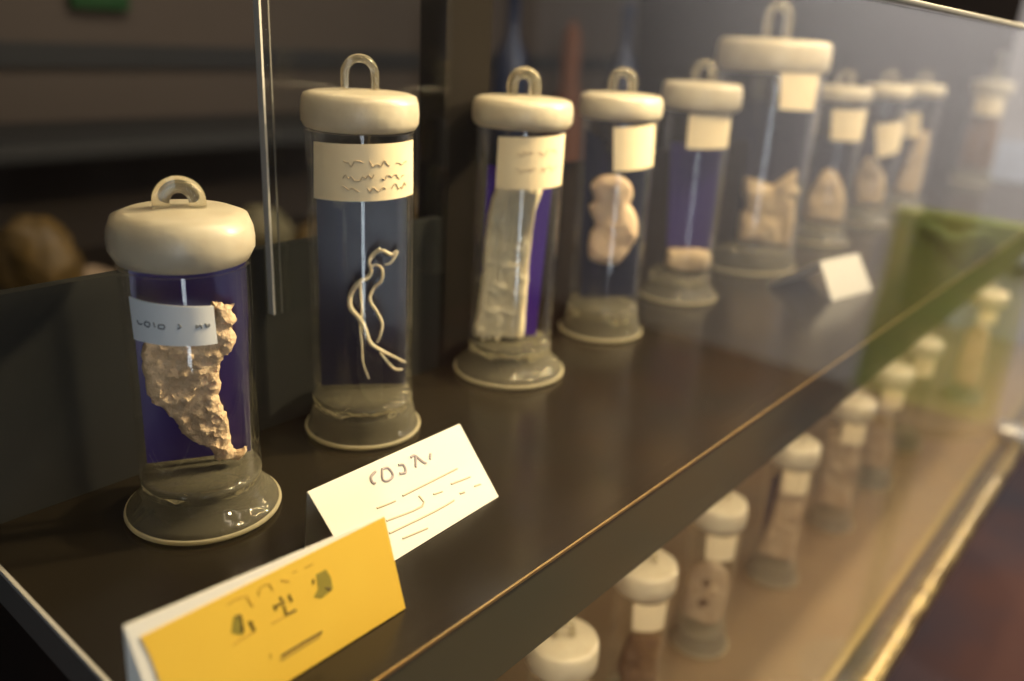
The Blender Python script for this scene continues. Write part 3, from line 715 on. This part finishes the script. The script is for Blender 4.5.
reflection_shape(2.13, 1.80, -.27, .06, .72, 'blue_glass', 'tall blue bottle in the gloom above the jar of fibres')
reflection_shape(2.78, 1.80, -.27, .06, .68, 'blue_glass', 'dim blue bottle above the jar with the pinkish lump')
bm = bmesh.new()  # orange shape added in place of a reflection in the glass
lathe(bm, [(0, 0), (.07, 0), (.085, .04), (.075, .20), (.05, .33), (.03, .42), (.034, .50), (.03, .56), (.012, .60), (0, .61)], 32)
o = link('clay_vase', bm, M['orange'], angle=60); o.location = (2.42, 1.78, -.27)
tag(o, 'slim orange clay vase glimpsed between the two blue bottles', 'vase')
bm = bmesh.new(); box(bm, .95, 1.09, 2.17, 2.198, .285, .40, .004)
o = link('green_sign', bm, M['leaf_green']); tag(o, 'small dark green wall plate at the top edge of the picture', 'sign')

# ------------------------------------------------------------------ green bag in the aisle, mirrored by the front glass
bag = empty('tote_bag', (1.70, -.025, -.35), 0, 'green cloth bag whose reflection shows in the front glass near the far end', 'bag')
bm = bmesh.new()
n = 40; rows = []
for j in range(14):
    t = j / 13; z = .36 * t; row = []
    hx, hy = .055 * (1 - .35 * t), .128 * (1 - .10 * t)
    for i in range(n):
        a = 2 * PI * i / n
        cx_, sy_ = math.cos(a), math.sin(a)
        k = (abs(cx_) ** 4 + abs(sy_) ** 4) ** -.25
        wv = 1 + .05 * math.sin(a * 5 + 3 * t) * t
        row.append(bm.verts.new((hx * cx_ * k * wv, hy * sy_ * k * wv, z)))
    rows.append(row)
for a, b in zip(rows, rows[1:]):
    for i in range(n): bm.faces.new((a[i], a[(i + 1) % n], b[(i + 1) % n], b[i]))
bm.faces.new(rows[0][::-1]); bm.faces.new(rows[-1])
link('bag_body', bm, M['green'], bag)
for sx in (-.034, .034):
    bm = bmesh.new()
    tube(bm, smooth_line([(sx, -.06, .30), (sx * 1.6, -.05, .345), (sx * 2.0, 0, .33), (sx * 1.6, .05, .345), (sx, .06, .30)], 6), .006, 8)
    link('handle', bm, M['green_leaf'], bag)
st = empty('stool', (1.70, -.03, FLOOR_Z), 0, 'dark round stool on one post in the aisle carrying the green bag', 'stool')
bm = bmesh.new(); lathe(bm, [(0, .665), (.125, .665), (.135, .675), (.135, .692), (.125, .70), (0, .70)], 40); link('seat', bm, M['stool'], st)
bm = bmesh.new(); lathe(bm, [(0, .028), (.022, .028), (.018, .30), (.022, .665), (0, .665)], 24); link('post', bm, M['stool'], st)
bm = bmesh.new(); lathe(bm, [(0, 0), (.12, 0), (.12, .012), (.05, .028), (0, .028)], 40); link('base', bm, M['stool'], st)

# ------------------------------------------------------------------ the room
def struct(name, b, mat):
    return tag(box_obj(name, b, M[mat]), kind='structure')
struct('floor', (-2.0, 3.6, -2.6, 2.3, FLOOR_Z - .05, FLOOR_Z), 'carpet')
struct('ceiling', (-2.0, 3.6, -2.6, 2.3, 1.65, 1.70), 'ceiling')
struct('wall_back', (-2.0, 3.6, 2.2, 2.3, FLOOR_Z, 1.65), 'wall_brown')
struct('wall_front', (-2.0, 3.6, -2.6, -2.5, FLOOR_Z, 1.65), 'wall_brown')
struct('wall_left', (-2.0, -1.9, -2.5, 2.2, FLOOR_Z, 1.65), 'wall_brown')
struct('wall_right', (3.5, 3.6, -2.5, 2.2, FLOOR_Z, 1.65), 'wall_pale')
struct('trim_2', (3.47, 3.5, .66, 2.185, FLOOR_Z, 1.65), 'dark_panel')  # dark sheet added to keep this part of the pale wall dim
struct('trim_1', (-1.9, 3.5, 2.185, 2.2, .150, .205), 'band')
bm = bmesh.new(); box(bm, 3.44, 3.495, .36, .655, -.40, .02, .004)  # panel added in place of a reflected window glow
o = link('notice_board', bm, M['pale_blue']); tag(o, 'pale blue board on the far wall beyond the last jar', 'board')

# ------------------------------------------------------------------ light
def area(name, loc, target, size, power, col, size_y=None):
    d = bpy.data.lights.new(name, 'AREA')
    d.energy = power; d.color = col
    d.shape = 'RECTANGLE' if size_y else 'SQUARE'
    d.size = size
    if size_y: d.size_y = size_y
    o = bpy.data.objects.new(name, d); COL.objects.link(o)
    o.location = loc
    o.rotation_euler = (Vector(target) - Vector(loc)).to_track_quat('-Z', 'Y').to_euler()
    return o
def spot(name, loc, target, power, col, ang, blend=.6, r=.05):
    d = bpy.data.lights.new(name, 'SPOT'); d.energy = power; d.color = col
    d.spot_size = math.radians(ang); d.spot_blend = blend; d.shadow_soft_size = r
    o = bpy.data.objects.new(name, d); COL.objects.link(o); o.location = loc
    o.rotation_euler = (Vector(target) - Vector(loc)).to_track_quat('-Z', 'Y').to_euler()
    return o
WARM = (1.0, .78, .46)
area('case_lamp', (1.1, .20, .62), (1.1, .42, .1), 1.7, 7.0, WARM, .06)
for x_, p_ in ((.62, 4.6), (1.05, 4.4), (1.5, 5.0), (1.95, 5.0), (2.35, 4.0)):  # small spots added to raise glints on the jar feet
    spot('puck_lamp', (x_, .20, .58), (x_ - .12, .42, 0), p_, WARM, 95, .6, .028)
spot('near_lamp', (1.0, -.02, .56), (.40, .38, .08), 36.0, (1.0, .79, .46), 50, .8, .03)
area('cool_window', (-.72, -1.02, .05), (.3, .4, .1), .20, 5.0, (.78, .88, 1.0), 1.3)
area('lower_lamp', (1.2, .24, -.072), (1.2, .235, -.4), 2.2, 3.2, WARM, .03)
area('end_wall_lamp', (2.3, -1.0, 1.3), (3.5, -.8, .2),   .8, 42.0, (.97, .96, .96), .8)  # added light on the end wall, for the haze mirrored in the pane
spot('bag_lamp', (.9, -.5, 1.2), (1.68, -.04, -.2), 33.0, (1.0, .95, .8), 22, .5, .05)  # added spot that brightens the bag so its reflection shows
area('back_lamp', (1.0, 1.2, 1.2), (1.2, 2.1, 0), 1.2, 7.5, (1.0, .86, .68), .3)
area('aisle_lamp', (1.6, -1.3, 1.6), (1.8, -.3, -1.0), .8, 13.0, (1.0, .9, .8), .8)

w = bpy.data.worlds.new('room_air'); SC.world = w; w.use_nodes = True
bg = w.node_tree.nodes.get('Background')
bg.inputs[0].default_value = (.5, .5, .52, 1); bg.inputs[1].default_value = .02

# ------------------------------------------------------------------ camera
cd = bpy.data.cameras.new('camera'); cam = bpy.data.objects.new('camera', cd); COL.objects.link(cam)
cd.sensor_width = 36; cd.lens = CAM_LENS; cd.clip_start = .01; cd.clip_end = 50
ax = [Vector(v) for v in CAM_AXES]
mw = Matrix.Identity(4)
for i in range(3):
    for r in range(3): mw[r][i] = ax[i][r]
mw.translation = Vector((0, 0, .28))
cam.matrix_world = mw
cd.dof.use_dof = True; cd.dof.focus_distance = .485; cd.dof.aperture_fstop = 2.9
SC.camera = cam
SC.view_settings.view_transform = 'Standard'; SC.view_settings.look = 'None'
SC.view_settings.exposure = 0.5; SC.view_settings.gamma = 1.0
SC.view_settings.use_curve_mapping = False
SC.cycles.max_bounces = 16; SC.cycles.transparent_max_bounces = 32
SC.cycles.transmission_bounces = 12; SC.cycles.glossy_bounces = 6
SC.cycles.sample_clamp_indirect = 4.0
SC.cycles.use_denoising = True
